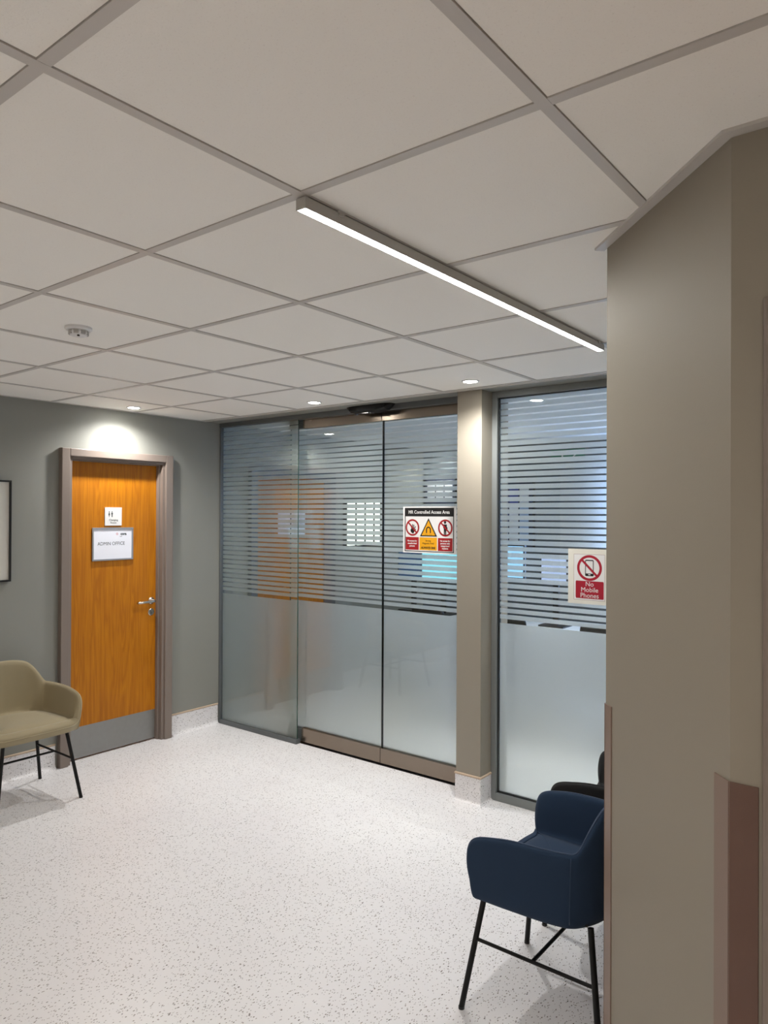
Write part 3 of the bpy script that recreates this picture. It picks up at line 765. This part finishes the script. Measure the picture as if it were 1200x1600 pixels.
# monitors
def monitor(x, y, wd, ht, zc, label, cols, st):
    t = thing('monitor', label, 'monitor', (x, y, .75)); z = zc-.75
    bm = new_bm(); add_box(bm, (-wd/2-.012, 0, z-ht/2-.016), (wd/2+.012, .035, z+ht/2+.012)); obj('monitor_case', bm, BLACK, t, bevel=.004)
    box_obj('screen', (-wd/2, -.002, z-ht/2), (wd/2, 0, z+ht/2), emit('screen_glow', cols, st), t)
    bm = new_bm(); add_box(bm, (-.025, .036, .01), (.025, .056, z)); add_box(bm, (-.11, -.06, 0), (.11, .12, .012)); obj('monitor_stand', bm, BLACK, t)
monitor(-3.72, 5.60, .42, .25, 1.19, 'cyan-lit monitor behind the glass door below the warning sign', (140,215,232), .5)
monitor(-4.10, 5.66, .30, .24, 1.19, 'dim blue monitor left of the cyan-lit one', (60,90,130), .25)
monitor(-3.08, 5.60, .40, .27, 1.27, 'pale blue monitor just right of the grey post', (150,205,250), .5)
monitor(-2.60, 5.60, .22, .22, 1.23, 'small pale monitor left of the No Mobile Phones sign', (180,200,240), .4)
# notice boards and pinned sheets
NB = mat('notice_board_felt', (52,60,84), rough=.9)
def board(x0, x1, z0, z1, label):
    t = thing('notice_board', label, 'notice board', ((x0+x1)/2, YN-.012, (z0+z1)/2), ON_GLASS)
    a, b = (x1-x0)/2, (z1-z0)/2
    box_obj('board_panel', (-a, -b, -.01), (a, b, .004), NB, t)
    bm = new_bm()
    for p, q in (((-a-.015, -b-.015, -.012), (a+.015, -b, .01)), ((-a-.015, b, -.012), (a+.015, b+.015, .01)), ((-a-.015, -b, -.012), (-a, b, .01)), ((a, -b, -.012), (a+.015, b, .01))): add_box(bm, p, q)
    obj('board_frame', bm, BLACK, t)
board(-4.58, -4.20, 1.50, 2.08, 'framed notice board behind the warning sign')
board(-3.82, -3.28, 1.34, 2.02, 'framed notice board seen just right of the grey post')
PC = [mat('sheet_white', (225,228,235), rough=.7), mat('sheet_blue', (80,92,170), rough=.7), mat('sheet_pale_blue', (170,195,230), rough=.7)]
def sheets(x0, x1, z0, z1, nx, nz, group, label, pat):
    for i in range(nx):
        for j in range(nz):
            wq, hq = (x1-x0)/nx, (z1-z0)/nz; cx, cz = x0+wq*(i+.5), z0+hq*(j+.5)
            bm = new_bm(); add_box(bm, (-wq*.44, -.0015, -hq*.44), (wq*.44, 0, hq*.44))
            o = obj('pinned_sheet', bm, PC[pat[(i+j*nx) % len(pat)]]); o.location = (cx, YN-.0165, cz); tag(o, label, 'paper', group)
sheets(-4.56, -4.22, 1.80, 2.06, 3, 1, 'sheets on the left notice board', 'white sheet pinned high on the notice board above the warning sign', (0,))
sheets(-3.78, -3.32, 1.37, 1.99, 4, 3, 'sheets on the right notice board', 'sheet pinned on the notice board seen right of the post', (0, 2, 0, 2, 2, 1, 0, 2, 0, 1, 1, 0))
# exit sign high on the far wall
ex = thing('exit_sign', 'green emergency exit sign high on the far wall', 'sign', (-2.92, YN, 2.26), ON_GLASS)
box_obj('sign_plate', (-.17, -.05, 0), (.17, .05, .02), mat('exit_green', (30,120,90), rough=.5), ex)
bm = new_bm(); person_icon(bm, -.05, 0, .075, .02, .0205); bar(bm, .0, 0, .09, 0, .012, .02, .0205); bar(bm, .09, 0, .06, .025, .01, .02, .0205); bar(bm, .09, 0, .06, -.025, .01, .02, .0205); obj('pictogram', bm, SIGNW, ex)
# office chairs with backs to the glass
def office_chair(x, y, rz, label):
    t = thing('office_chair', label, 'office chair', (x, y, 0), (0, 0, rz), 'office chairs at the control desk')
    bm = new_bm(); add_box(bm, (-.23, -.02, .50), (.23, .02, .92))
    for v in bm.verts: v.co.y -= .10*(v.co.x/.23)**2*0 ; v.co.x *= 1-.25*max(0, (v.co.z-.7)/.22)
    obj('backrest', bm, BLACKM, t, bevel=.018)
    bm = new_bm(); add_box(bm, (-.24, .03, .43), (.24, .49, .50)); obj('seat', bm, BLACKM, t, bevel=.02)
    bm = new_bm(); add_tube(bm, [(0, .24, .07), (0, .24, .43)], .028, 12); add_tube(bm, [(0, .24, .42), (0, .02, .44), (0, -.01, .60)], .02, 8); obj('gas_post', bm, BLACKM, t)
    for k in range(5):
        a = 2*math.pi*k/5
        bm = new_bm(); add_tube(bm, [(0, .24, .09), (.28*math.cos(a), .24+.28*math.sin(a), .06)], .020, 8, r2=.012)
        lg = obj('base_arm', bm, BLACKM, t)
        bm = new_bm(); add_tube(bm, [(.28*math.cos(a)-.012, .24+.28*math.sin(a), .03), (.28*math.cos(a)+.012, .24+.28*math.sin(a), .03)], .03, 12); obj('castor', bm, BLACK, lg)
office_chair(-2.58, 4.72, 0, 'black office chair behind the glass just right of the grey post')
office_chair(-1.84, 4.78, .1, 'black office chair behind the glass below the No Mobile Phones sign')
office_chair(-3.30, 4.78, -.2, 'black office chair behind the right-hand glass door')
